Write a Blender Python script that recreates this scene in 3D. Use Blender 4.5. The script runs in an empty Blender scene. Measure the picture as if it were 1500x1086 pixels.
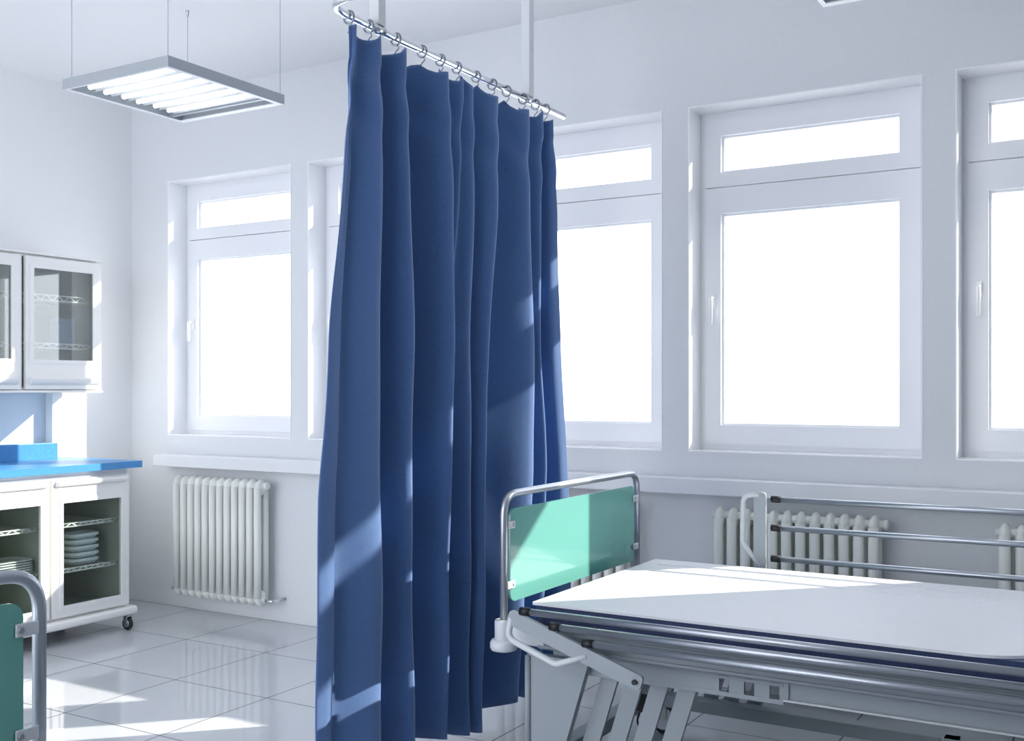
import bpy, bmesh, math, random
from mathutils import Vector, Matrix
random.seed(7)
PI = math.pi
C = bpy.context.scene.collection
S = bpy.context.scene

# ------------------------------------------------------------ materials
def mat(name, col, rough=0.5, metal=0.0, spec=0.5, sheen=0.0, coat=0.0, emit=None, es=0.0):
    m = bpy.data.materials.new(name); m.use_nodes = True
    b = m.node_tree.nodes['Principled BSDF']
    b.inputs['Base Color'].default_value = (*col, 1)
    b.inputs['Roughness'].default_value = rough
    b.inputs['Metallic'].default_value = metal
    b.inputs['Specular IOR Level'].default_value = spec
    b.inputs['Sheen Weight'].default_value = sheen
    b.inputs['Coat Weight'].default_value = coat
    if emit:
        b.inputs['Emission Color'].default_value = (*emit, 1)
        b.inputs['Emission Strength'].default_value = es
    return m

def nodes(m):
    nt = m.node_tree
    return nt, nt.nodes, nt.links, nt.nodes['Principled BSDF']

def add_noise(m, scale, lo, hi, bump=0.0, stretch=(1, 1, 1), detail=4):
    """fine colour variation and bump in object space"""
    nt, N, L, b = nodes(m)
    tc = N.new('ShaderNodeTexCoord'); mp = N.new('ShaderNodeMapping')
    mp.inputs['Scale'].default_value = stretch
    n = N.new('ShaderNodeTexNoise'); n.inputs['Scale'].default_value = scale; n.inputs['Detail'].default_value = detail
    L.new(tc.outputs['Object'], mp.inputs['Vector']); L.new(mp.outputs['Vector'], n.inputs['Vector'])
    if lo:
        r = N.new('ShaderNodeValToRGB')
        r.color_ramp.elements[0].position = 0.3; r.color_ramp.elements[1].position = 0.7
        r.color_ramp.elements[0].color = (*lo, 1); r.color_ramp.elements[1].color = (*hi, 1)
        L.new(n.outputs['Fac'], r.inputs['Fac']); L.new(r.outputs['Color'], b.inputs['Base Color'])
    if bump:
        bp = N.new('ShaderNodeBump'); bp.inputs['Strength'].default_value = bump; bp.inputs['Distance'].default_value = 0.002
        L.new(n.outputs['Fac'], bp.inputs['Height']); L.new(bp.outputs['Normal'], b.inputs['Normal'])
    return m

M = {}
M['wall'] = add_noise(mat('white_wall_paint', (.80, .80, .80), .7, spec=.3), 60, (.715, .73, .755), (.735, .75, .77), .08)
M['wall_side'] = add_noise(mat('lit_white_wall_paint', (.88, .88, .88), .7, spec=.3), 60, (.875, .88, .885), (.89, .893, .895), .08)  # left wall: its stronger light is put into a paler base colour
M['ceiling'] = add_noise(mat('white_ceiling_paint', (.82, .82, .82), .8, spec=.2), 40, (.88, .885, .89), (.90, .90, .905), .05)
M['frame'] = mat('white_window_plastic', (.82, .83, .86), .35, spec=.4)
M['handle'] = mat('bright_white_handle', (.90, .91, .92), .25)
M['sill'] = mat('white_sill', (.76, .775, .80), .4)
M['radiator'] = mat('cream_white_enamel', (.80, .81, .77), .3)
M['chrome'] = mat('chrome', (.80, .82, .85), .12, 1.0)
M['ring'] = mat('dark_steel_ring', (.28, .31, .36), .22, .95)
M['steel'] = mat('brushed_grey_steel', (.50, .52, .56), .3, .9)
M['tube'] = mat('grey_tube_metal', (.44, .47, .52), .32, .8)
M['post'] = mat('white_painted_post', (.70, .72, .74), .5)
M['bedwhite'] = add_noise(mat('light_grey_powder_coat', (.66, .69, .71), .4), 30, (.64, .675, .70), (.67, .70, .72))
M['bedshade'] = mat('shaded_powder_coat', (.33, .37, .40), .45)  # covers, bars and plates: bed coat darkened to carry their shade
M['bedgrey'] = mat('grey_deck_metal', (.24, .27, .30), .42, .2)
M['black'] = mat('black_rubber', (.012, .013, .016), .5)
M['green'] = mat('teal_green_laminate', (.15, .42, .37), .12, spec=.6, coat=.25)
M['greenedge'] = mat('dark_green_panel_edge', (.02, .09, .075), .3)
M['pad'] = add_noise(mat('white_bed_pad', (.82, .82, .86), .55, spec=.3), 35, (.78, .79, .82), (.80, .81, .84), .05)
M['navy'] = add_noise(mat('navy_mattress_cover', (.022, .040, .12), .6), 220, (.018, .034, .10), (.028, .050, .14), .3, (1, 1, .15))
M['cab'] = mat('white_cabinet_lacquer', (.84, .83, .81), .3)
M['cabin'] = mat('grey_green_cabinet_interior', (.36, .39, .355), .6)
M['cabgrey'] = mat('grey_cabinet_gap', (.42, .45, .47), .5)
M['blue'] = add_noise(mat('blue_worktop', (.06, .27, .58), .35), 90, (.05, .245, .54), (.075, .30, .62), .05)
M['wire'] = mat('white_coated_wire', (.85, .86, .86), .35)
M['tray'] = mat('pale_steel_tray', (.62, .69, .74), .22, .2)
M['traywhite'] = mat('white_glazed_dish', (.82, .85, .86), .15)
M['green2'] = mat('yellow_green_cloth', (.30, .36, .06), .8)
M['bluebox'] = mat('pale_blue_carton', (.30, .42, .68), .6)
M['yellowb'] = mat('yellow_plastic', (.60, .55, .20), .5)
M['lamp'] = mat('grey_aluminium_lamp_frame', (.40, .43, .46), .35, .3)
M['lampwhite'] = mat('white_lamp_reflector', (.90, .91, .92), .35)
M['tubeglow'] = mat('fluorescent_tube', (.9, .9, .9), .4, emit=(.95, .98, 1.0), es=1.1)
M['cable'] = mat('black_cable', (.015, .016, .02), .5)
M['cord'] = mat('grey_suspension_wire', (.45, .48, .52), .4, .5)

# curtain: woven blue cloth with vertical slubs
cm = mat('blue_woven_curtain', (.045, .115, .31), .75, spec=.25, sheen=.55)
nt, N, L, b = nodes(cm)
b.inputs['Sheen Roughness'].default_value = .6
b.inputs['Sheen Tint'].default_value = (.62, .74, 1, 1)
tc = N.new('ShaderNodeTexCoord'); mp = N.new('ShaderNodeMapping'); mp.inputs['Scale'].default_value = (1, 1, .04)
n1 = N.new('ShaderNodeTexNoise'); n1.inputs['Scale'].default_value = 900; n1.inputs['Detail'].default_value = 3
mp2 = N.new('ShaderNodeMapping'); mp2.inputs['Scale'].default_value = (.05, .05, 1)
n2 = N.new('ShaderNodeTexNoise'); n2.inputs['Scale'].default_value = 900; n2.inputs['Detail'].default_value = 2
ad = N.new('ShaderNodeMath'); ad.operation = 'ADD'
rp = N.new('ShaderNodeValToRGB'); rp.color_ramp.elements[0].position = .75; rp.color_ramp.elements[1].position = 1.25
rp.color_ramp.elements[0].color = (.046, .108, .262, 1); rp.color_ramp.elements[1].color = (.062, .138, .325, 1)
bp = N.new('ShaderNodeBump'); bp.inputs['Strength'].default_value = .25; bp.inputs['Distance'].default_value = .0006
L.new(tc.outputs['Object'], mp.inputs['Vector']); L.new(mp.outputs['Vector'], n1.inputs['Vector'])
L.new(tc.outputs['Object'], mp2.inputs['Vector']); L.new(mp2.outputs['Vector'], n2.inputs['Vector'])
L.new(n1.outputs['Fac'], ad.inputs[0]); L.new(n2.outputs['Fac'], ad.inputs[1])
L.new(ad.outputs[0], rp.inputs['Fac']); L.new(rp.outputs['Color'], b.inputs['Base Color'])
L.new(ad.outputs[0], bp.inputs['Height']); L.new(bp.outputs['Normal'], b.inputs['Normal'])
M['curtain'] = cm

# floor: glossy pale tiles .585 x .60 m with thin dark joints
fm = mat('glossy_floor_tiles', (.62, .64, .66), .09, spec=.6)
nt, N, L, b = nodes(fm)
tc = N.new('ShaderNodeTexCoord'); sx = N.new('ShaderNodeSeparateXYZ'); L.new(tc.outputs['Object'], sx.inputs[0])
def mth(op, a, v=None, w=None):
    n = N.new('ShaderNodeMath'); n.operation = op
    for i, q in enumerate((a, v, w)):
        if q is None: continue
        if isinstance(q, (int, float)): n.inputs[i].default_value = q
        else: L.new(q, n.inputs[i])
    return n.outputs[0]
def joint(src, off, step, wd):
    f = mth('FRACT', mth('DIVIDE', mth('ADD', src, off), step))
    d = mth('ABSOLUTE', mth('SUBTRACT', f, .5))
    return mth('GREATER_THAN', d, .5 - wd / step)
jx = joint(sx.outputs[0], 1.61 + .585 * 20, .585, .0030)
jy = joint(sx.outputs[1], -4.13 + .6 * 20, .6, .0028)
jj = mth('MAXIMUM', mth('MAXIMUM', jx, jy), mth('MAXIMUM', mth('GREATER_THAN', sx.outputs[1], 4.7235), mth('LESS_THAN', sx.outputs[0], -5.694)))
nz = N.new('ShaderNodeTexNoise'); nz.inputs['Scale'].default_value = 5; L.new(tc.outputs['Object'], nz.inputs['Vector'])
rp = N.new('ShaderNodeValToRGB'); rp.color_ramp.elements[0].color = (.56, .585, .615, 1); rp.color_ramp.elements[1].color = (.60, .62, .65, 1)
L.new(nz.outputs['Fac'], rp.inputs['Fac'])
mx = N.new('ShaderNodeMix'); mx.data_type = 'RGBA'
L.new(jj, mx.inputs['Factor']); L.new(rp.outputs['Color'], mx.inputs[6]); mx.inputs[7].default_value = (.05, .055, .07, 1)
L.new(mx.outputs[2], b.inputs['Base Color'])
L.new(mth('ADD', mth('MULTIPLY', jj, .5), .07), b.inputs['Roughness'])
bp = N.new('ShaderNodeBump'); bp.inputs['Strength'].default_value = .4; bp.inputs['Distance'].default_value = -.001
L.new(jj, bp.inputs['Height']); L.new(bp.outputs['Normal'], b.inputs['Normal'])
M['floor'] = fm

def thin_glass(name, tint, refl):
    m = bpy.data.materials.new(name); m.use_nodes = True
    N = m.node_tree.nodes; L = m.node_tree.links
    N.remove(N['Principled BSDF'])
    t = N.new('ShaderNodeBsdfTransparent'); t.inputs['Color'].default_value = (*tint, 1)
    g = N.new('ShaderNodeBsdfGlossy'); g.inputs['Roughness'].default_value = .01; g.inputs['Color'].default_value = (1, 1, 1, 1)
    lw = N.new('ShaderNodeLayerWeight'); lw.inputs['Blend'].default_value = .5
    pw = N.new('ShaderNodeMath'); pw.operation = 'POWER'; pw.inputs[1].default_value = 2.5
    ma = N.new('ShaderNodeMath'); ma.operation = 'MULTIPLY_ADD'; ma.inputs[1].default_value = .6; ma.inputs[2].default_value = refl
    L.new(lw.outputs['Facing'], pw.inputs[0]); L.new(pw.outputs[0], ma.inputs[0])
    x = N.new('ShaderNodeMixShader')
    L.new(ma.outputs[0], x.inputs[0]); L.new(t.outputs[0], x.inputs[1]); L.new(g.outputs[0], x.inputs[2])
    L.new(x.outputs[0], N['Material Output'].inputs['Surface'])
    return m
M['glass'] = thin_glass('window_glass', (.985, .99, .99), .03)
M['cabglass'] = thin_glass('cabinet_glass', (.90, .93, .91), .12)
M['cabglass2'] = thin_glass('clear_cabinet_glass', (.90, .93, .91), .0)

# ------------------------------------------------------------ mesh helpers
def box(bm, a, b_, bev=0.0, seg=2):
    t = bmesh.new(); bmesh.ops.create_cube(t, size=1)
    for v in t.verts:
        for i in range(3):
            v.co[i] = a[i] if v.co[i] < 0 else b_[i]
    if bev:
        bmesh.ops.bevel(t, geom=t.edges[:], offset=bev, segments=seg, affect='EDGES', profile=.5)
    join(bm, t)

def join(bm, t, mtx=None):
    if mtx: bmesh.ops.transform(t, matrix=mtx, verts=t.verts)
    vm = {v: bm.verts.new(v.co) for v in t.verts}
    for f in t.faces:
        try: nf = bm.faces.new([vm[v] for v in f.verts]); nf.smooth = f.smooth
        except ValueError: pass
    t.free()

def tube(bm, pts, r, seg=12, cap=True, closed=False):
    pts = [Vector(p) for p in pts]; n = len(pts)
    prev = None; rings = []
    for i, p in enumerate(pts):
        if closed: d = (pts[(i + 1) % n] - pts[i - 1])
        elif i == 0: d = pts[1] - p
        elif i == n - 1: d = p - pts[i - 1]
        else: d = (pts[i + 1] - p).normalized() + (p - pts[i - 1]).normalized()
        d.normalize()
        if prev is None:
            up = Vector((0, 0, 1)) if abs(d.z) < .9 else Vector((1, 0, 0))
            x = d.cross(up).normalized()
        else:
            x = (prev - d * prev.dot(d)).normalized()
        prev = x; y = d.cross(x)
        rr = r[i] if isinstance(r, (list, tuple)) else r
        rings.append([bm.verts.new(p + (x * math.cos(2 * PI * k / seg) + y * math.sin(2 * PI * k / seg)) * rr) for k in range(seg)])
    m = n if closed else n - 1
    for i in range(m):
        A = rings[i]; B = rings[(i + 1) % n]
        for k in range(seg):
            f = bm.faces.new((A[k], A[(k + 1) % seg], B[(k + 1) % seg], B[k])); f.smooth = True
    if cap and not closed:
        bm.faces.new(rings[0][::-1]); bm.faces.new(rings[-1])

def fillet(pts, rad, seg=8):
    """round the inner corners of a polyline"""
    pts = [Vector(p) for p in pts]; out = [pts[0]]
    for i in range(1, len(pts) - 1):
        p = pts[i]; a = (pts[i - 1] - p); c = (pts[i + 1] - p)
        ang = a.angle(c); d = min(rad / math.tan(ang / 2), a.length * .49, c.length * .49)
        A = p + a.normalized() * d; B = p + c.normalized() * d
        for k in range(seg + 1):
            t = k / seg
            out.append(A * (1 - t) ** 2 + p * 2 * t * (1 - t) + B * t ** 2)
    out.append(pts[-1]); return out

def lathe(bm, prof, cen, axis='Z', seg=24):
    cen = Vector(cen); rings = []
    for r, h in prof:
        ring = []
        for k in range(seg):
            a = 2 * PI * k / seg; u, v = r * math.cos(a), r * math.sin(a)
            co = {'Z': (u, v, h), 'Y': (u, h, v), 'X': (h, u, v)}[axis]
            ring.append(bm.verts.new(cen + Vector(co)))
        rings.append(ring)
    for i in range(len(rings) - 1):
        for k in range(seg):
            f = bm.faces.new((rings[i][k], rings[i][(k + 1) % seg], rings[i + 1][(k + 1) % seg], rings[i + 1][k])); f.smooth = True
    bm.faces.new(rings[0]); bm.faces.new(rings[-1])

def prism(bm, poly, axis, a, b_, bev=0.0):
    """extrude a 2-D outline along an axis; poly holds the two other coordinates in order"""
    t = bmesh.new()
    def P(u, v, w): return {'X': (w, u, v), 'Y': (u, w, v), 'Z': (u, v, w)}[axis]
    A = [t.verts.new(P(u, v, a)) for u, v in poly]; B = [t.verts.new(P(u, v, b_)) for u, v in poly]
    t.faces.new(A); t.faces.new(B)
    n = len(poly)
    for i in range(n): t.faces.new((A[i], A[(i + 1) % n], B[(i + 1) % n], B[i]))
    if bev:
        es = [e for e in t.edges if e.calc_face_angle(0) > .8]
        bmesh.ops.bevel(t, geom=es, offset=bev, segments=2, affect='EDGES', profile=.5)
    join(bm, t)

def rrect(x0, y0, x1, y1, r, seg=6):
    """outline with four corner radii (one number or four: x0y0, x1y0, x1y1, x0y1)"""
    rs = r if isinstance(r, (list, tuple)) else [r] * 4
    out = []
    for (cx, cy, a0), q in zip(((x0, y0, PI), (x1, y0, -PI / 2), (x1, y1, 0), (x0, y1, PI / 2)), rs):
        sxn = 1 if cx == x0 else -1; syn = 1 if cy == y0 else -1
        if q <= 0: out.append((cx, cy)); continue
        for k in range(seg + 1):
            a = a0 + PI / 2 * k / seg
            out.append((cx + sxn * q + q * math.cos(a), cy + syn * q + q * math.sin(a)))
    return out

def ringframe(bm, axis, outer, inner, a, b_, bev=0.0):
    """a rectangular picture-frame shape; outer/inner = (u0,v0,u1,v1), extruded a..b"""
    u0, v0, u1, v1 = outer; p0, q0, p1, q1 = inner
    t = bmesh.new()
    def P(u, v, w): return {'X': (w, u, v), 'Y': (u, w, v), 'Z': (u, v, w)}[axis]
    O = [(u0, v0), (u1, v0), (u1, v1), (u0, v1)]; I = [(p0, q0), (p1, q0), (p1, q1), (p0, q1)]
    Oa = [t.verts.new(P(u, v, a)) for u, v in O]; Ob = [t.verts.new(P(u, v, b_)) for u, v in O]
    Ia = [t.verts.new(P(u, v, a)) for u, v in I]; Ib = [t.verts.new(P(u, v, b_)) for u, v in I]
    for i in range(4):
        j = (i + 1) % 4
        t.faces.new((Oa[i], Oa[j], Ia[j], Ia[i])); t.faces.new((Ob[i], Ib[i], Ib[j], Ob[j]))
        t.faces.new((Oa[i], Ob[i], Ob[j], Oa[j])); t.faces.new((Ia[i], Ia[j], Ib[j], Ib[i]))
    if bev:
        es = [e for e in t.edges if e.calc_face_angle(0) > .8]
        bmesh.ops.bevel(t, geom=es, offset=bev, segments=2, affect='EDGES', profile=.5)
    join(bm, t)

def obj(name, bm, m, parent=None):
    bmesh.ops.recalc_face_normals(bm, faces=bm.faces)
    me = bpy.data.meshes.new(name); bm.to_mesh(me); bm.free()
    me.materials.append(M[m] if isinstance(m, str) else m)
    o = bpy.data.objects.new(name, me); C.objects.link(o)
    if parent is not None:
        o.parent = parent
        mw = parent
        off = Vector((0, 0, 0))
        while mw: off += mw.location; mw = mw.parent
        # meshes are written in world metres; shift them into the parent's frame
        me.transform(Matrix.Translation(-off))
    return o

def rebase(o, loc):
    """give a top-level mesh written in world metres an origin at its own place"""
    o.data.transform(Matrix.Translation(-Vector(loc))); o.location = loc; return o

def tag(o, label, cat, group=None):
    o['label'] = label; o['category'] = cat
    if group: o['group'] = group
    return o

def thing(name, label, cat, loc, group=None):
    o = bpy.data.objects.new(name, None); C.objects.link(o); o.location = loc
    return tag(o, label, cat, group)

def struct(name, bm, m):
    o = obj(name, bm, m); o['kind'] = 'structure'; return o

def copy_tree(o, parent=None):
    c = o.copy(); C.objects.link(c)
    if parent is not None: c.parent = parent
    for ch in list(o.children): copy_tree(ch, c)
    return c

# ------------------------------------------------------------ the room
XL, XR, YB, YW, ZC = -5.70, 4.6, -1.8, 4.73, 3.255
YO = 5.00                                    # outer face of the window wall
WZ0, WZ1, WW, WP, WC0 = 1.086, 2.703, 1.04, 1.1725, -4.838
NW = 5
cent = [WC0 + WP * k for k in range(NW)]

bm = bmesh.new(); box(bm, (XL - .2, YB, -.1), (XR, YO, 0)); struct('floor', bm, 'floor')
bm = bmesh.new(); box(bm, (XL - .2, YB, ZC), (XR, YO, ZC + .15)); struct('ceiling', bm, 'ceiling')
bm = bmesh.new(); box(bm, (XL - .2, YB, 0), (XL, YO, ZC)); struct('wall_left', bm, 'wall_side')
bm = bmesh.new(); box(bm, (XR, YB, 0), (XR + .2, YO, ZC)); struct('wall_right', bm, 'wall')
bm = bmesh.new(); box(bm, (-.8, YB - .2, 0), (XR, YB, ZC)); struct('wall_front', bm, 'wall')  # unseen wall, left part kept open so sky light fills that side

bm = bmesh.new()
box(bm, (XL, YW, 0), (XR, YO, WZ0)); box(bm, (XL, YW, WZ1), (XR, YO, ZC))
xs = [XL] + [v for c in cent for v in (c - WW / 2, c + WW / 2)] + [XR]
for i in range(0, len(xs), 2):
    if xs[i + 1] > xs[i]: box(bm, (xs[i], YW, WZ0), (xs[i + 1], YO, WZ1))
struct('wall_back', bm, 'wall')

bm = bmesh.new(); box(bm, (-5.36, 4.61, .896), (XR, YW, .970), .005); struct('trim_1', bm, 'sill')

# windows: fixed frame, transom sash, casement sash, beads, two panes, handle
YF = 4.885
def window(idx, cx):
    x0, x1 = cx - WW / 2, cx + WW / 2
    w = bpy.data.objects.new('window_%d' % idx, None); C.objects.link(w); w.location = (cx, YF, WZ0); w['kind'] = 'structure'
    bm = bmesh.new()
    ringframe(bm, 'Y', (x0, WZ0, x1, WZ1), (x0 + .035, WZ0 + .035, x1 - .035, WZ1 - .045), YF, YF + .07, .004)
    obj('window_frame', bm, 'frame', w)
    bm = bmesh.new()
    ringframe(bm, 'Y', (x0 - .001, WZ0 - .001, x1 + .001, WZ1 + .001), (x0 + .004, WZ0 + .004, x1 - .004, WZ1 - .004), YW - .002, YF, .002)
    obj('lit_reveal_lining', bm, 'handle', w)  # added lining; brightness of the lit jambs is put into its white
    for nm, z0, z1, g0, g1 in (('casement_sash', WZ0 + .030, 2.338, 1.207, 2.215), ('transom_sash', 2.343, WZ1 - .040, 2.412, 2.587)):
        bm = bmesh.new()
        ringframe(bm, 'Y', (x0 + .030, z0, x1 - .030, z1), (x0 + .108, g0, x1 - .118, g1), YF - .012, YF + .055, .005)
        s = obj(nm, bm, 'frame', w)
        bm = bmesh.new()
        ringframe(bm, 'Y', (x0 + .104, g0 - .004, x1 - .114, g1 + .004), (x0 + .118, g0 + .010, x1 - .124, g1 - .010), YF + .012, YF + .05, .002)
        obj('glazing_bead', bm, 'frame', s)
        bm = bmesh.new(); box(bm, (x0 + .112, YF + .026, g0), (x1 - .120, YF + .030, g1))
        obj('window_pane', bm, 'glass', s)
        if nm == 'casement_sash':
            hx, hz = x0 + .072, 1.80
            bm = bmesh.new()
            box(bm, (hx - .013, YF - .020, hz - .035), (hx + .013, YF - .011, hz + .035), .003)
            tube(bm, fillet([(hx, YF - .014, hz + .012), (hx, YF - .052, hz + .012), (hx, YF - .054, hz - .115)], .018), [.009] * 2 + [.010] * 8 + [.009], 10)
            obj('window_handle', bm, 'handle', s)
    return w
for k, cx in enumerate(cent): window(k + 1, cx)

# ------------------------------------------------------------ radiators under the windows
def radiator(cx, label):
    n = 12; w = .735; x0 = cx - w / 2; st = w / n; z0, z1 = .105, .85
    yf, yr = 4.590, 4.650
    t = thing('radiator', label, 'radiator', (cx, 4.62, 0), 'column radiators under the windows')
    for i in range(n):
        x = x0 + st * (i + .5); bm = bmesh.new()
        for y in (yf, yr):
            tube(bm, [(x, y, z0 + .05), (x, y, z1 - .05)], .0228, 12)
        # rounded top and bottom bosses joining the two columns
        for za, zb in ((z1 - .096, z1), (z0, z0 + .096)):
            tt = bmesh.new(); bmesh.ops.create_uvsphere(tt, u_segments=14, v_segments=10, radius=1)
            for f in tt.faces: f.smooth = True
            join(bm, tt, Matrix.Translation((x, 4.62, (za + zb) / 2)) @ Matrix.Diagonal((.0252, .050, .048, 1)))
        obj('radiator_column', bm, 'radiator', t)
    for zz in (z0 + .038, z1 - .038):
        bm = bmesh.new(); tube(bm, [(x0 - .005, 4.62, zz), (x0 + w + .008, 4.62, zz)], .019, 14)
        obj('header_pipe', bm, 'radiator', t)
    bm = bmesh.new(); lathe(bm, [(.0, 0), (.02, .002), (.023, .010), (.020, .018), (.006, .018)], (x0 + w + .005, 4.62, z1 - .038), 'X', 16)
    obj('end_cap', bm, 'radiator', t)
    bm = bmesh.new(); tube(bm, fillet([(x0 + w, 4.62, z0 + .035), (x0 + w + .055, 4.62, z0 + .035), (x0 + w + .055, YW - .002, z0 + .035)], .02), .009, 10)
    obj('supply_pipe', bm, 'chrome', t)
    bm = bmesh.new(); lathe(bm, [(.004, -.02), (.012, -.018), (.014, .0), (.012, .018), (.004, .02)], (x0 - .022, 4.62, z0 + .040), 'X', 14)
    obj('bleed_valve', bm, 'chrome', t)
    for xx in (x0 + st * 2, x0 + w - st * 2):
        bm = bmesh.new(); box(bm, (xx - .008, 4.64, .70), (xx + .008, YW - .002, .73)); obj('wall_bracket', bm, 'radiator', t)
    return t
radiator(cent[0] + .053, 'white column radiator fully visible on the wall between the cabinet and the curtain')
radiator(cent[2] + .03, 'white column radiator mostly hidden behind the green headboard panel')
radiator(cent[3] + .015, 'white column radiator behind the handle end of the raised bed side rail')
radiator(cent[4] + .015, 'white column radiator cut off by the right edge of the photo')

# ------------------------------------------------------------ hanging lamps
def lamp(x1, y0, label, dots=None):
    x0, y1 = x1 - .674, y0 + .690; z0, z1 = 2.710, 2.755
    t = thing('ceiling_lamp', label, 'lamp', ((x0 + x1) / 2, (y0 + y1) / 2, z0), 'louvred lamps hung from the ceiling')
    bm = bmesh.new()
    ringframe(bm, 'Z', (x0, y0, x1, y1), (x0 + .012, y0 + .012, x1 - .012, y1 - .012), z0, z1, .0015)
    obj('lamp_frame', bm, 'lamp', t)
    bm = bmesh.new()
    ringframe(bm, 'Z', (x0 + .003, y0 + .003, x1 - .003, y1 - .003), (x0 + .020, y0 + .016, x1 - .026, y1 - .034), z0 - .001, z0 + .003)
    obj('bottom_flange', bm, 'lampwhite', t)
    nb = 6; ya, yb = y0 + .022, y1 - .125; st = (yb - ya) / nb
    for i in range(nb):
        bm = bmesh.new(); yc = ya + st * (i + .5); xa, xb = x0 + .085 - .01 * (i % 2), x1 - .028
        prof = []
        for k in range(11):
            a = PI * k / 10
            prof.append((yc - math.cos(a) * st * .49, z0 + .006 + math.sin(a) * .020))
        vs = []
        for x in (xa, xb): vs.append([bm.verts.new((x, y, z)) for y, z in prof])
        for k in range(10):
            f = bm.faces.new((vs[0][k], vs[0][k + 1], vs[1][k + 1], vs[1][k])); f.smooth = True
        o = obj('lamp_reflector', bm, 'lampwhite', t)
        md = o.modifiers.new('thickness', 'SOLIDIFY'); md.thickness = .0015
        bm = bmesh.new(); tube(bm, [(xa + .012, yc, z0 + .012), (xb - .012, yc, z0 + .012)], .011, 12)
        obj('fluorescent_tube', bm, 'tubeglow', t)
    # end plates and cross bars that hold the reflectors inside the frame
    for a, c in (((x0 + .012, ya - .005, z1 - .010), (x0 + .09, ya + .012, z1 - .003)), ((x0 + .012, yb - .02, z1 - .010), (x0 + .09, yb, z1 - .003)),
                 ((x1 - .032, ya, z0 + .004), (x1 - .012, yb, z0 + .036))):
        bm = bmesh.new(); box(bm, a, c); obj('reflector_bracket', bm, 'lampwhite', t)
    bm = bmesh.new(); box(bm, (x0 + .012, y1 - .100, z0 + .006), (x1 - .012, y1 - .085, z1 - .004)); obj('gear_tray', bm, 'lamp', t)
    for px in (x0 + .05, x1 - .012):
        for py in (y0 + .010, y1 - .016):
            bm = bmesh.new(); tube(bm, [(px, py, z1 - .004), (px, py, ZC)], .0016, 6)
            w = obj('suspension_wire', bm, 'cord', t)
            bm = bmesh.new(); lathe(bm, [(.003, -.03), (.006, -.022), (.007, -.004), (.010, 0)], (px, py, ZC), 'Z', 10)
            obj('wire_anchor', bm, 'steel', w)
    return t
lamp(-3.453, 3.048, 'whole louvred lamp hanging above the left window near the room corner')
lamp(-.288, 3.055, 'louvred lamp of which only one corner shows at the top edge on the right')

# ------------------------------------------------------------ curtain rail on two ceiling posts
RX, RZ = -2.25, 2.608
t = thing('curtain_rail', 'shiny chrome curtain rail with a bent end, hung on two square ceiling posts', 'curtain rail', (RX, 3.4, RZ))
bm = bmesh.new()
path = [(RX, 4.25, RZ), (RX, 3.4, RZ)] + fillet([(RX, 3.0, RZ), (RX, 2.605, RZ), (-1.2, 2.605, RZ)], .13, 12)[1:-1] + [(-.2, 2.605, RZ), (.6, 2.605, RZ)]
tube(bm, path, .0135, 16)
obj('rail_pipe', bm, 'chrome', t)
for y in (2.895, 3.925):
    bm = bmesh.new(); box(bm, (RX - .02, y - .02, RZ + .012), (RX + .02, y + .02, ZC), .002); p = obj('ceiling_post', bm, 'post', t)
    bm = bmesh.new(); tube(bm, [(RX, y - .028, RZ), (RX, y + .028, RZ)], .0175, 16); obj('post_clamp', bm, 'chrome', p)
bm = bmesh.new(); box(bm, (-.22, 2.585, RZ + .012), (-.18, 2.625, ZC), .002); obj('ceiling_post', bm, 'post', t)

# ------------------------------------------------------------ the curtain
def X_on(k): return k
# fold ridges (y positions) and how far the cloth swings from the rail line, at four heights
LV = [
 #  z     ridge y positions (first = free edge ... last = far edge)                                ridge x, valley x, swing of the fading ridge
 (2.56, [2.700, 2.726, 2.842, 2.985, 3.230, 3.353, 3.429, 3.594, 3.844, 3.975, 4.030, 4.062], -2.200, -2.300, .9),
 (2.10, [2.710, 2.668, 2.836, 2.987, 3.250, 3.350, 3.425, 3.575, 3.835, 3.950, 4.030, 4.085], -2.185, -2.325, .6),
 (1.55, [2.655, 2.602, 2.822, 2.995, 3.240, 3.310, 3.392, 3.505, 3.837, 3.931, 4.030, 4.109], -2.175, -2.350, .1),
 (1.05, [2.600, 2.545, 2.795, 2.972, 3.195, 3.290, 3.370, 3.435, 3.820, 3.950, 4.050, 4.135], -2.160, -2.350, .0),
 (.085, [2.575, 2.522, 2.773, 2.962, 3.152, 3.260, 3.335, 3.399, 3.675, 3.890, 4.030, 4.154], -2.145, -2.340, .0),
]
# share of full swing per ridge, and per valley (valley i follows ridge i)
RAMP = [.55, .9, 1.0, 1.0, 1.0, .0, .9, 1.0, .95, .9, .35, .95]
VAMP = [.15, .42, .9, 1.55, .6, .35, .7, 1.1, .75, .5, .2]
def lerp(a, c, t): return a + (c - a) * t
def level(z):
    zs = [l[0] for l in LV]
    if z >= zs[0]: return LV[0][1], LV[0][2], LV[0][3], LV[0][4]
    for i in range(len(LV) - 1):
        if z >= zs[i + 1]:
            t = (zs[i] - z) / (zs[i] - zs[i + 1]); t = t * t * (3 - 2 * t) * .5 + t * .5
            return [lerp(p, q, t) for p, q in zip(LV[i][1], LV[i + 1][1])], lerp(LV[i][2], LV[i + 1][2], t), lerp(LV[i][3], LV[i + 1][3], t), lerp(LV[i][4], LV[i + 1][4], t)
    return LV[-1][1], LV[-1][2], LV[-1][3], LV[-1][4]
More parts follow.
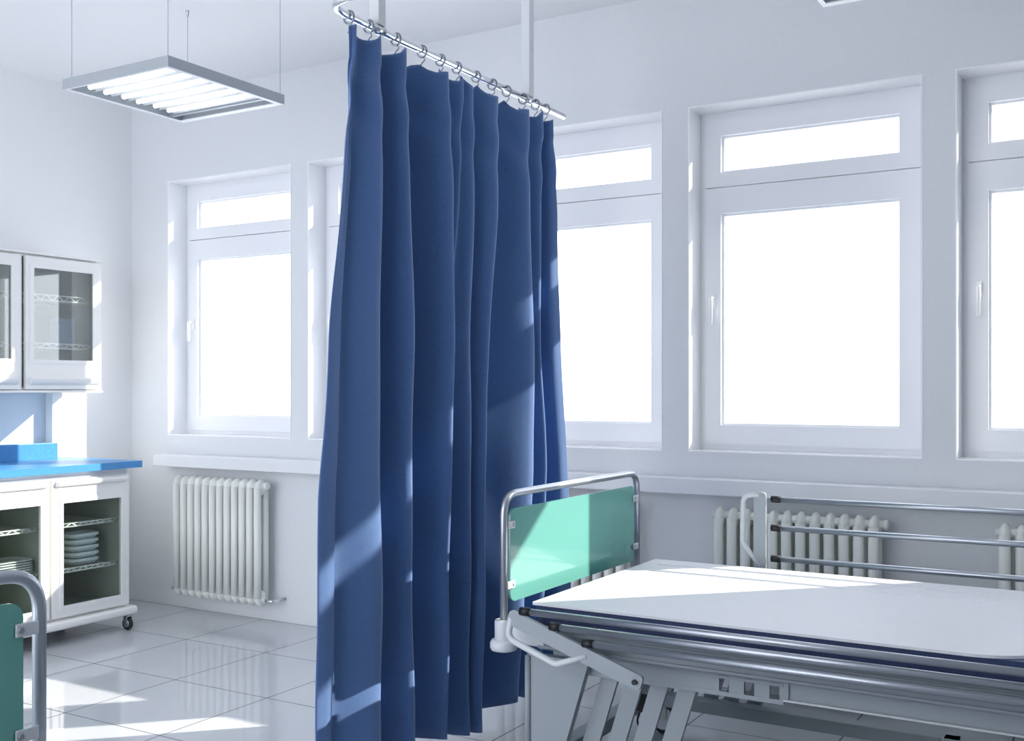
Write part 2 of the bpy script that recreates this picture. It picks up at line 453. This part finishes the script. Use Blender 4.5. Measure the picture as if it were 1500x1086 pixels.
def section(z):
    ys, xr, xv, fade = level(z); RA = list(RAMP); RA[5] = .45 + .5 * fade; RA[0] = .60; RA[1] = .74 + .18 * fade; VA = list(VAMP); VA[0] = .2; VA[1] = .30 + .12 * fade; mid = (xr + xv) / 2; pts = []
    for i, y in enumerate(ys):
        pts.append((mid + (xr - mid) * (2 * RA[i] - 1) if i else lerp(mid, xr, RA[0]), y))
        if i < len(ys) - 1:
            g = ys[i + 1] - y
            pts.append((mid - (mid - xv) * (2 * VA[i] - 1), y + g * (.34 if g > .06 else .5)))
    return pts
def catmull(pts, n):
    out = []; P = [pts[0]] + pts + [pts[-1]]
    for i in range(1, len(P) - 2):
        p0, p1, p2, p3 = P[i - 1], P[i], P[i + 1], P[i + 2]
        for k in range(n):
            t = k / n
            out.append(tuple(.5 * ((2 * p1[j]) + (-p0[j] + p2[j]) * t + (2 * p0[j] - 5 * p1[j] + 4 * p2[j] - p3[j]) * t * t + (-p0[j] + 3 * p1[j] - 3 * p2[j] + p3[j]) * t ** 3) for j in (0, 1)))
    out.append(pts[-1]); return out
RING_Y = [2.742, 2.846, 2.998, 3.154, 3.272, 3.382, 3.517, 3.639, 3.751, 3.885, 3.990, 4.080]
NS, NZ = 9, 64
def top_z(y):
    for a, c in zip(RING_Y[:-1], RING_Y[1:]):
        if a <= y <= c:
            t = (y - a) / (c - a); return 2.574 - (.020 + .16 * (c - a)) * (4 * t * (1 - t)) ** .8
    return 2.574 - .35 * min(abs(y - RING_Y[0]), abs(y - RING_Y[-1]))
ct = thing('curtain', 'floor-length blue pleated privacy curtain hanging from the chrome rail', 'curtain', (RX, 3.4, 0))
bm = bmesh.new(); grid = []
for j in range(NZ + 1):
    s = j / NZ; s = s ** 1.25 if s < 1 else 1
    zc = lerp(2.56, .085, s)
    pts = catmull(section(zc), NS); row = []
    for q, (x, y) in enumerate(pts):
        # top follows the rings, then the drop evens out; small drift in the folds
        zt = top_z(y); z = lerp(zt, .102 + .025 * math.cos((y - 3.15) / .26 * PI), s)
        wob = .006 * math.sin(z * 3.1 + y * 9) * math.sin(PI * s) + .004 * math.sin(z * 9 + y * 23) * s
        hb = .0035 if 2.455 < z else 0                       # folded heading band
        cr = .006 * math.exp(-((z - 2.35) / .12) ** 2) * math.sin(y * 40 + z * 25)
        row.append(bm.verts.new((x + wob + hb + cr, y + .006 * math.sin(z * 2.3 + q * .2) * math.sin(PI * s), z + .006 * math.sin(y * 17) * s * s)))
    grid.append(row)
for j in range(NZ):
    for q in range(len(grid[0]) - 1):
        f = bm.faces.new((grid[j][q], grid[j][q + 1], grid[j + 1][q + 1], grid[j + 1][q])); f.smooth = True
cl = obj('curtain_cloth', bm, 'curtain', ct)
md = cl.modifiers.new('thickness', 'SOLIDIFY'); md.thickness = .003; md.offset = 0
for y in RING_Y:
    bm = bmesh.new(); R = .021; tl = random.uniform(-.25, .25)
    tube(bm, [(RX + R * math.cos(a), y + R * math.sin(a) * tl * .4, RZ - .004 + R * math.sin(a)) for a in [2 * PI * k / 22 for k in range(22)]], .0034, 8, closed=True)
    r = obj('curtain_ring', bm, 'ring', ct)
    bm = bmesh.new(); zb = RZ - .004 - R
    tube(bm, fillet([(RX + .002, y, zb + .002), (RX + .012, y + .004, zb - .010), (RX, y + .002, zb - .020), (RX - .006, y, zb - .030)], .006, 4), .0022, 6)
    obj('ring_hook', bm, 'ring', r)

# ------------------------------------------------------------ hospital beds
def rot_rail(pv, ang):
    ca, sa = math.cos(ang), math.sin(ang)
    return lambda u, w: (pv[0] + u * ca - w * sa, pv[1] + u * sa + w * ca)

def side_rail(parent, y, ang, length, d, mirror=1):
    """three-bar side rail with end plates and loop handles, swung about its pivots"""
    dx, dy = d
    sr = bpy.data.objects.new('side_rail', None); C.objects.link(sr); sr.parent = parent
    for e, (pvx, hs) in enumerate(((-1.295, -1), (-1.295 + length, 1))):
        T = rot_rail((pvx + dx, .512), ang)
        def P(u, w, yy): a, c = T(u, w); return (a, yy, c)
        t2 = bmesh.new()
        poly = [T(u, w) for u, w in rrect(-.024, -.02, .024, .462, .012, 4)]
        prism(t2, poly, 'Y', y + dy - .007, y + dy + .007, .003)
        # pivot bolt
        obj('end_plate', t2, 'bedshade', sr)
        bm = bmesh.new(); a, c = T(0, 0); lathe(bm, [(.0, -.004), (.008, -.004), (.008, .004), (.0, .004)][1:3], (a, y + dy - .012 * mirror, c), 'Y', 12)
        obj('pivot_bolt', bm, 'black', sr)
        bm = bmesh.new()
        tube(bm, fillet([P(.0, .452, y + dy), P(hs * .068, .446, y + dy), P(hs * .072, .26, y + dy), P(0, .17, y + dy)], .035, 8), .0105, 12)
        obj('loop_handle', bm, 'bedwhite', sr)
    for w in (.437, .325, .205):
        a, c = rot_rail((-1.295 + dx, .512), ang)(.031, w)
        yy = y + dy + .006 * mirror * -1
        bm = bmesh.new(); tube(bm, [(a + .045, yy, c), (a + length - .045, yy, c)], .0110, 14)
        bar = obj('rail_bar', bm, 'tube', sr)
        for xa, xb in ((a + .012, a + .047), (a + length - .047, a + length - .012)):
            bm = bmesh.new(); tube(bm, [(xa, yy, c), (xb, yy, c)], .0135, 14); obj('bar_end_cap', bm, 'black', bar)
    return sr

def end_board(parent, x, d, face, name):
    dx, dy = d; x += dx
    y0, y1 = 2.983 + dy, 4.047 + dy
    hb = bpy.data.objects.new(name, None); C.objects.link(hb); hb.parent = parent
    bm = bmesh.new()
    tube(bm, fillet([(x, y0, .56), (x, y0, 1.034), (x, y1, 1.034), (x, y1, .56)], .075, 12), .0128, 16)
    obj('board_tube', bm, 'tube', hb)
    bm = bmesh.new()
    prism(bm, rrect(y0 + .036, .676, y1 - .036, .984, .030, 6), 'X', x - .004, x + .004, .0015)
    pn = obj('board_panel', bm, 'green', hb)
    for yy, sg in ((y0, 1), (y1, -1)):
        for zz in (.932, .735):
            bm = bmesh.new()
            ya, yb = sorted((yy + sg * .008, yy + sg * .055))
            box(bm, (x + face * .009 - .003, ya, zz - .0125), (x + face * .009 + .003, yb, zz + .0125), .002)
            cp = obj('panel_clip', bm, 'bedwhite', pn)
            bm = bmesh.new(); xx = x + face * .0125
            lathe(bm, [(.006, -.002), (.006, .002)], (xx, yy + sg * .046, zz), 'X', 10); obj('clip_bolt', bm, 'steel', cp)
    for yy, sg in ((y0, 1), (y1, -1)):
        bm = bmesh.new()
        lathe(bm, [(.020, .66), (.028, .660), (.030, .655), (.030, .56), (.030, .565)][1:4], (x, yy, -.035), 'Z', 20)
        box(bm, (x, min(yy, yy + sg * .10) if 0 else yy - .016, .555), (x + face * .16, yy + .016, .612), .006)
        so = obj('board_socket', bm, 'bedwhite', hb)
        bm = bmesh.new()
        lathe(bm, [(.030, .524), (.041, .527), (.045, .535), (.045, .550), (.040, .560), (.030, .562)], (x, yy, 0), 'Z', 26)
        obj('bumper_disc', bm, 'bedwhite', so)
    return hb

def bed(label, d, far_ang, group):
    dx, dy = d
    t = thing('hospital_bed', label, 'bed', (-.75 + dx, 3.5 + dy, 0), group)
    end_board(t, -1.80, d, 1, 'headboard'); end_board(t, .36, d, -1, 'footboard')
    def B(bm, a, b_, bev=.002): box(bm, (a[0] + dx, a[1] + dy, a[2]), (b_[0] + dx, b_[1] + dy, b_[2]), bev)
    # deck: side plates with a rolled lip, cross members, top sheet
    bm = bmesh.new(); B(bm, (-1.715, 3.03, .575), (.27, 4.00, .590)); obj('mattress_deck', bm, 'bedgrey', t)
    for ya, yb in ((2.972, 2.992), (4.035, 4.055)):
        bm = bmesh.new(); B(bm, (-1.665, ya, .548), (.27, yb, .622), .004); B(bm, (-1.665, ya - .006, .600), (.27, yb, .608), .002)
        B(bm, (-1.665, ya - .006, .553), (.27, yb, .562), .002)
        obj('side_beam', bm, 'bedgrey', t)
    # under-frame channels, lip highlights put into a paler coat, slotted near the head end
    for ya in (3.06, 3.955):
        bm = bmesh.new()
        B(bm, (-.90, ya + .012, .478), (.20, ya + .016, .530), 0)
        B(bm, (-1.66, ya + .004, .460), (-.90, ya + .018, .474), .001); B(bm, (-1.66, ya + .004, .512), (-.90, ya + .018, .522), .001)
        B(bm, (-1.66, ya + .004, .536), (-.90, ya + .018, .548), .001)
        xe = [-1.66, -1.09, -1.050, -1.008, -.968, -.928 + .0, -.90]
        for xa, xb in ((-1.66, -1.095), (-1.065, -1.018), (-.988, -.941), (-.912, -.885)):
            B(bm, (xa, ya + .005, .472), (xb, ya + .017, .538), .001)
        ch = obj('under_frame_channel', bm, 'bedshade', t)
        for zz in (.4715, .5255):
            bm = bmesh.new(); B(bm, (-.90, ya - .002, zz), (.20, ya + .030, zz + .0065), .0025); obj('channel_lip', bm, 'bedwhite', ch)
    # head-end cover and the leaning lift bars
    for ya in (3.035, 3.975):
        bm = bmesh.new()
        prism(bm, [(-1.742 + dx, .510), (-1.742 + dx, .13), (-1.632 + dx, .13), (-1.517 + dx, .510)], 'Y', ya + dy, ya + .03 + dy, .008)
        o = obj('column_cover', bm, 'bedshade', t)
        bm = bmesh.new()
        tube(bm, [(-1.738 + dx, ya - .002 + dy, .505), (-1.738 + dx, ya - .002 + dy, .135)], .010, 10)
        obj('cover_edging', bm, 'bedshade', o)
        for xt in (-1.458, -1.371, -1.287, -1.195):
            for k in (0,):
                bm = bmesh.new(); l = .31; w = .029
                zt, zb = (.548, .12)
                f = lambda z: xt + l * (z - .5)
                prism(bm, [(f(zt) - w + dx, zt), (f(zt) + w + dx, zt), (f(zb) + w + dx, zb), (f(zb) - w + dx, zb)], 'Y', ya + .062 + dy, ya + .078 + dy, .002)
                obj('lift_bar', bm, 'bedshade', t)
    bm = bmesh.new()
    for yy in (3.02, 3.93): B(bm, (-1.74, yy, .12), (.25, yy + .06, .17), .005)
    for xx in (-1.74, -.60, .19): B(bm, (xx, 3.02, .12), (xx + .06, 3.99, .17), .005)
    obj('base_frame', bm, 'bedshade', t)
    bm = bmesh.new()
    for xx in (-1.60, -.60, .1): B(bm, (xx, 3.06, .52), (xx + .04, 3.98, .56), .003)
    obj('cross_member', bm, 'bedshade', t)
    for cx, cy in ((-1.655, 3.985), (-1.69, 3.07), (.2, 3.985), (.2, 3.07)):
        bm = bmesh.new()
        lathe(bm, [(.045, -.013), (.058, -.015), (.0625, -.008), (.0625, .008), (.058, .015), (.045, .013)], (cx + dx, cy + dy, .0625), 'Y', 26)
        c = obj('castor', bm, 'black', t)
        bm = bmesh.new(); lathe(bm, [(.046, -.016), (.046, .016)], (cx + dx, cy + dy, .0625), 'Y', 20)
        obj('wheel_hub', bm, 'bedwhite', c)
        bm = bmesh.new(); B(bm, (cx - .02, cy - .026, .0625), (cx + .02, cy - .018, .125), .002); B(bm, (cx - .02, cy + .018, .0625), (cx + .02, cy + .026, .125), .002)
        B(bm, (cx - .025, cy - .026, .115), (cx + .025, cy + .026, .127), .003)
        obj('castor_fork', bm, 'bedwhite', c)
    # motor box and its lead under the deck
    bm = bmesh.new(); tt = bmesh.new(); box(tt, (-.03, -.03, -.035), (.03, .03, .035), .004)
    join(bm, tt, Matrix.Translation((-1.515 + dx, 3.50 + dy, .268)) @ Matrix.Rotation(.3, 4, 'Y'))
    mb = obj('motor_box', bm, 'black', t)
    bm = bmesh.new(); tube(bm, fillet([(-1.54 + dx, 3.5 + dy, .24), (-1.56 + dx, 3.5 + dy, .19), (-1.53 + dx, 3.5 + dy, .145)], .05), .004, 8)
    obj('motor_lead', bm, 'cable', mb)
    bm = bmesh.new(); B(bm, (-1.56, 3.47, .30), (-1.48, 3.53, .525), .004); obj('motor_bracket', bm, 'bedshade', t)
    side_rail(t, 2.905, math.radians(71.5), 1.60, d, 1)
    side_rail(t, 4.095, math.radians(far_ang), 1.60, d, -1)
    # mattress and pad rest on the deck
    return t

def mattress(d, l1, l2, grp1=None, grp2=None):
    dx, dy = d
    bm = bmesh.new()
    prism(bm, rrect(-1.70, 3.000, .26, 3.995, .03, 5), 'Z', .590, .683, .006)
    o = obj('mattress', bm, 'navy'); rebase(o, (-.72, 3.5, .59)); o.location += Vector((dx, dy, 0)); tag(o, l1, 'mattress', grp1)
    bm = bmesh.new()
    prism(bm, rrect(-1.700, 2.990, -.185, 4.008, (.01, .22, .22, .01), 14), 'Z', .683, .691, .0015)
    for ya, yb in ((3.885, 3.890), (3.735, 3.740)):
        prism(bm, rrect(-1.64, ya, -.40, yb, .002, 2), 'Z', .690, .6935, .001)
    o = obj('mattress_pad', bm, 'pad'); rebase(o, (-.92, 3.5, .683)); o.location += Vector((dx, dy, 0)); tag(o, l2, 'mattress pad', grp2)

bed('grey hospital bed beside the curtain with sunlit green headboard and raised far rail', (0, 0), 0, 'hospital beds')
bed('hospital bed in the left foreground with a shaded dark green board', (0.0, -2.768), 71.5, 'hospital beds')
mattress((0, 0), 'navy blue mattress lying on the deck of the bed beside the curtain', 'white mattress pad with rounded corners lying on the navy mattress')

# ------------------------------------------------------------ glazed cabinets on the left wall
def truss_shelf(parent, x, ya, yb, za, zb, depth):
    """wire shelf: front truss of two wires with zigzag, and runner wires going back"""
    bm = bmesh.new()
    for z in (za, zb): tube(bm, [(x, ya, z), (x, yb, z)], .0042, 6)
    n = max(4, int((yb - ya) / .036)); st = (yb - ya) / n
    pts = []
    for k in range(n + 1):
        pts.append((x, ya + st * k, zb if k % 2 else za))
    tube(bm, pts, .0036, 6)
    for k in range(n + 1):
        yy = ya + st * k; tube(bm, [(x, yy, zb), (x - depth, yy, zb)], .0018, 5)
    tube(bm, [(x - depth, ya, zb), (x - depth, yb, zb)], .003, 6)
    return obj('wire_shelf', bm, 'wire', parent)

def glazed_door(parent, xf, ya, yb, z0, z1, g, handle_top):
    """g = glass opening (y0, z0, y1, z1)"""
    bm = bmesh.new()
    ringframe(bm, 'X', (ya, z0, yb, z1), g, xf - .022, xf, .004)
    d = obj('cabinet_door', bm, 'cab', parent)
    bm = bmesh.new()
    ringframe(bm, 'X', (g[0] - .018, g[1] - .018, g[2] + .018, g[3] + .018), (g[0] + .004, g[1] + .004, g[2] - .004, g[3] - .004), xf - .004, xf + .004, .002)
    obj('glass_bead', bm, 'cab', d)
    bm = bmesh.new(); box(bm, (xf - .012, g[0], g[1]), (xf - .008, g[2], g[3])); obj('door_glass', bm, 'cabglass2' if handle_top else 'cabglass', d)
    bm = bmesh.new()
    za = z1 - .020 if handle_top else z0 + .052
    # rolled lip handle along the door edge
    pr = [(xf - .002, za - .022), (xf + .012, za - .018), (xf + .022, za - .004), (xf + .022, za + .008), (xf + .014, za + .014), (xf - .002, za + .014)] if handle_top else \
         [(xf - .002, za + .014), (xf + .018, za + .016), (xf + .024, za + .006), (xf + .018, za - .016), (xf - .002, za - .030)]
    t2 = bmesh.new()
    P = [[t2.verts.new((x, y, z)) for x, z in pr] for y in (ya + .022, yb - .022)]
    t2.faces.new(P[0]); t2.faces.new(P[1])
    for i in range(len(pr)): t2.faces.new((P[0][i], P[0][(i + 1) % len(pr)], P[1][(i + 1) % len(pr)], P[1][i]))
    bmesh.ops.bevel(t2, geom=t2.edges[:], offset=.0035, segments=2, affect='EDGES')
    join(bm, t2)
    obj('door_handle', bm, 'cab', d)
    return d

def carcass(parent, x0, x1, ya, yb, z0, z1, stiles):
    bm = bmesh.new(); th = .018
    box(bm, (x0, ya, z0), (x0 + th, yb, z1)); box(bm, (x0 + th, ya, z0), (x1, ya + th, z1)); box(bm, (x0 + th, yb - th, z0), (x1, yb, z1))
    box(bm, (x0 + th, ya + th, z0), (x1, yb - th, z0 + th)); box(bm, (x0 + th, ya + th, z1 - th), (x1, yb - th, z1))
    for s in stiles: box(bm, (x0 + th, s - .009, z0 + th), (x1, s + .009, z1 - th))
    obj('cabinet_body', bm, 'cab', parent)
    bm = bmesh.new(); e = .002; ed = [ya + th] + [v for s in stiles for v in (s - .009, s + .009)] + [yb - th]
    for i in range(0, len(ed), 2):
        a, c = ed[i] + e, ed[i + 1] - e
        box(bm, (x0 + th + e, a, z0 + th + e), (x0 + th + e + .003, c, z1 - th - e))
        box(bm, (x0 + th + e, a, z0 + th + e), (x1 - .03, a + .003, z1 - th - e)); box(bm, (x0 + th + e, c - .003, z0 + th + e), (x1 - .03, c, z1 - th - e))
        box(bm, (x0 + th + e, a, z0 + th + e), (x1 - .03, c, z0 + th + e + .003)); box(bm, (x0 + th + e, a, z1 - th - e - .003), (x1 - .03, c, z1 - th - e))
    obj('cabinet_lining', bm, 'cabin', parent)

# base cabinet
bt = thing('base_cabinet', 'white glazed base cabinet on black castors under the blue worktop', 'cabinet', (-5.33, 3.37, 0))
YA, YS, YE = 2.60, (3.116, 3.624), 4.135
carcass(bt, -5.66, -5.026, YA, YE, .135, .905, YS)
for a, c in ((2.608, 3.110), (3.122, 3.616), (3.632, 4.131)):
    glazed_door(bt, -5.002, a, c, .150, .892, (a + .063, .207, c - .050, .768), True)
for a, c in ((2.63, 3.09), (3.14, 3.600), (3.650, 4.11)):
    truss_shelf(bt, -5.075, a, c, .640, .622, .5); truss_shelf(bt, -5.075, a, c, .393, .374, .5)
bm = bmesh.new(); prism(bm, rrect(-5.66, .088, -4.972, .135, (.006, .018, .018, .006), 5), 'Y', YA - .02, YE + .030, .003)
obj('plinth', bm, 'cab', bt)
for cx, cy in ((-5.005, 4.125), (-5.60, 4.125), (-5.005, 2.66), (-5.60, 2.66)):
    bm = bmesh.new(); lathe(bm, [(.022, -.011), (.032, -.012), (.037, -.006), (.037, .006), (.032, .012), (.022, .011)], (cx, cy, .037), 'Y', 22)
    c = obj('castor', bm, 'black', bt)
    bm = bmesh.new(); lathe(bm, [(.022, -.014), (.022, .014)], (cx, cy, .037), 'Y', 18); obj('wheel_hub', bm, 'chrome', c)
    bm = bmesh.new(); box(bm, (cx - .014, cy - .020, .036), (cx + .014, cy - .015, .09), .001); box(bm, (cx - .014, cy + .015, .036), (cx + .014, cy + .020, .09), .001)
    box(bm, (cx - .022, cy - .022, .078), (cx + .022, cy + .022, .0875), .002); obj('castor_fork', bm, 'steel', c)

wt = thing('worktop', 'bright blue worktop with an upstand along the wall, on the base cabinet', 'worktop', (-5.33, 3.37, .905))
bm = bmesh.new(); prism(bm, rrect(-5.69, YA - .03, -4.985, 4.215, (.0, .006, .006, .0), 3), 'Z', .905 + .022, .965, .003)
obj('worktop_slab', bm, 'blue', wt)
bm = bmesh.new(); box(bm, (-5.66, YA, .9055), (-5.03, YE, .927)); obj('worktop_underlay', bm, 'cab', wt)
bm = bmesh.new(); box(bm, (-5.665, YA - .03, .965), (-5.560, 4.075, 1.060), .002); obj('upstand', bm, 'blue', wt)

# wall cabinet on square posts that stand on the worktop
wc = thing('wall_cabinet', 'white glazed wall cabinet held on posts above the blue worktop', 'cabinet', (-5.5, 3.4, 1.368))
carcass(wc, -5.69, -5.328, 2.60, 4.185, 1.372, 2.130, (3.135, 3.670))
for a, c in ((2.608, 3.128), (3.142, 3.655), (3.685, 4.178)):
    glazed_door(wc, -5.302, a, c, 1.378, 2.118, (a + .045, 1.540, c - .055, 2.058), False)
for a, c in ((2.63, 3.11), (3.16, 3.64), (3.70, 4.16)):
    truss_shelf(wc, -5.36, a, c, 1.914, 1.884, .28); truss_shelf(wc, -5.36, a, c, 1.638, 1.612, .28)
bm = bmesh.new(); box(bm, (-5.69, 2.59, 2.130), (-5.296, 4.19, 2.142), .002); obj('cabinet_top', bm, 'cab', wc)
bm = bmesh.new(); box(bm, (-5.69, 2.59, 1.358), (-5.300, 4.19, 1.372), .002); obj('cabinet_bottom', bm, 'cab', wc)
for ya in (4.085, 3.02):
    bm = bmesh.new(); box(bm, (-5.69, ya, .9655), (-5.625, ya + .070, 1.358), .002); obj('support_post', bm, 'cab', wc)

# stacked dishes on the wire shelves
def tray(r, h, m, ears):
    bm = bmesh.new(); pr = rrect(-r * .75, -r, r * .75, r, r * .45, 8)
    lv = [(.80, 0), (.86, h * .12), (.90, h * .30), (1.0, h * .40), (1.04, h * .58), (1.03, h * .78), (.97, h * .93), (.88, h * .97), (.80, h * .80), (.74, h * .3)]
    rings = [[bm.verts.new((u * s, v * s, z)) for u, v in pr] for s, z in lv]
    n = len(pr)
    for i in range(len(rings) - 1):
        for k in range(n):
            f = bm.faces.new((rings[i][k], rings[i][(k + 1) % n], rings[i + 1][(k + 1) % n], rings[i + 1][k])); f.smooth = True
    bm.faces.new(rings[0]); bm.faces.new(rings[-1])
    return bm
rt = obj('serving_dish', tray(.092, .036, 'tray', 1), 'tray')
n = 5; names = ['lowest', 'second from the bottom', 'middle', 'second from the top', 'topmost']
for i in range(n):
    o = rt if i == 0 else rt.copy()
    if i: C.objects.link(o)
    o.location = (-5.165, 3.925, .3978 + i * .0352)
    tag(o, 'grey steel dish, %s of the stack behind the right base cabinet door' % names[i], 'dish', 'steel dishes stacked in the base cabinet')
rt2 = obj('serving_dish', tray(.125, .0125, 'traywhite', 1), 'traywhite')
names6 = ['lowest', 'second from the bottom', 'third from the bottom', 'third from the top', 'second from the top', 'topmost']
for i in range(6):
    o = rt2 if i == 0 else rt2.copy()
    if i: C.objects.link(o)
    o.location = (-5.18, 3.475, .3978 + i * .0130)
    tag(o, 'white shallow dish, %s of the stack behind the left base cabinet door' % names6[i], 'dish', 'white dishes stacked in the base cabinet')
bm = bmesh.new(); tt = bmesh.new(); bmesh.ops.create_icosphere(tt, subdivisions=3, radius=1)
for v in tt.verts: v.co *= 1 + .12 * math.sin(v.co.x * 5 + v.co.y * 3) * math.cos(v.co.z * 4)
for f in tt.faces: f.smooth = True
join(bm, tt, Matrix.Diagonal((.05, .055, .052, 1)))
o = obj('folded_cloth', bm, 'green2'); o.location = (-5.42, 3.535, .452); tag(o, 'yellow-green cloth bundle behind the white dishes in the base cabinet', 'cloth')
bm = bmesh.new(); box(bm, (-.045, -.055, 0), (.045, .055, .175), .004)
box(bm, (-.047, -.057, .150), (.047, .057, .178), .003)
o = obj('carton', bm, 'bluebox'); o.location = (-5.50, 4.060, 1.6145); tag(o, 'pale blue carton standing on the lower shelf of the wall cabinet', 'box')
bm = bmesh.new(); lathe(bm, [(.016, 0), (.018, .004), (.018, .05), (.010, .062), (.010, .075), (.012, .076), (.012, .09)], (0, 0, 0), 'Z', 16)
o = obj('small_bottle', bm, 'yellowb'); o.location = (-5.45, 4.04, 1.3955); tag(o, 'small yellowish bottle at the bottom of the wall cabinet', 'bottle')

# ------------------------------------------------------------ light
w = bpy.data.worlds.new('overcast_white_sky'); S.world = w; w.use_nodes = True
bg = w.node_tree.nodes['Background']; bg.inputs['Color'].default_value = (.875, .915, 1.0, 1); bg.inputs['Strength'].default_value = 2.1
sd = bpy.data.lights.new('sun', 'SUN'); sd.energy = 5.6; sd.angle = math.radians(.6); sd.color = (1.0, .94, .84)
so = bpy.data.objects.new('sun', sd); C.objects.link(so)
so.rotation_euler = Vector((1.0, 1.0, .737)).to_track_quat('Z', 'Y').to_euler()

# ------------------------------------------------------------ camera
cd = bpy.data.cameras.new('camera'); cam = bpy.data.objects.new('camera', cd); C.objects.link(cam)
cd.sensor_fit = 'HORIZONTAL'; cd.sensor_width = 36; cd.lens = 36 * 1560 / 1500; cd.clip_start = .05
cd.shift_y = 27 / 1500
cam.location = (0, 0, 1.38); cam.rotation_euler = (PI / 2, 0, math.atan(925 / 1560))
S.camera = cam
S.view_settings.view_transform = 'Standard'; S.view_settings.look = 'None'
S.view_settings.exposure = 0.86; S.view_settings.gamma = 1.0; S.view_settings.use_curve_mapping = False
S.cycles.use_denoising = True
S.cycles.max_bounces = 10; S.cycles.diffuse_bounces = 6; S.cycles.glossy_bounces = 4; S.cycles.transparent_max_bounces = 16
S.cycles.sample_clamp_indirect = 6.0; S.cycles.caustics_reflective = False; S.cycles.caustics_refractive = False
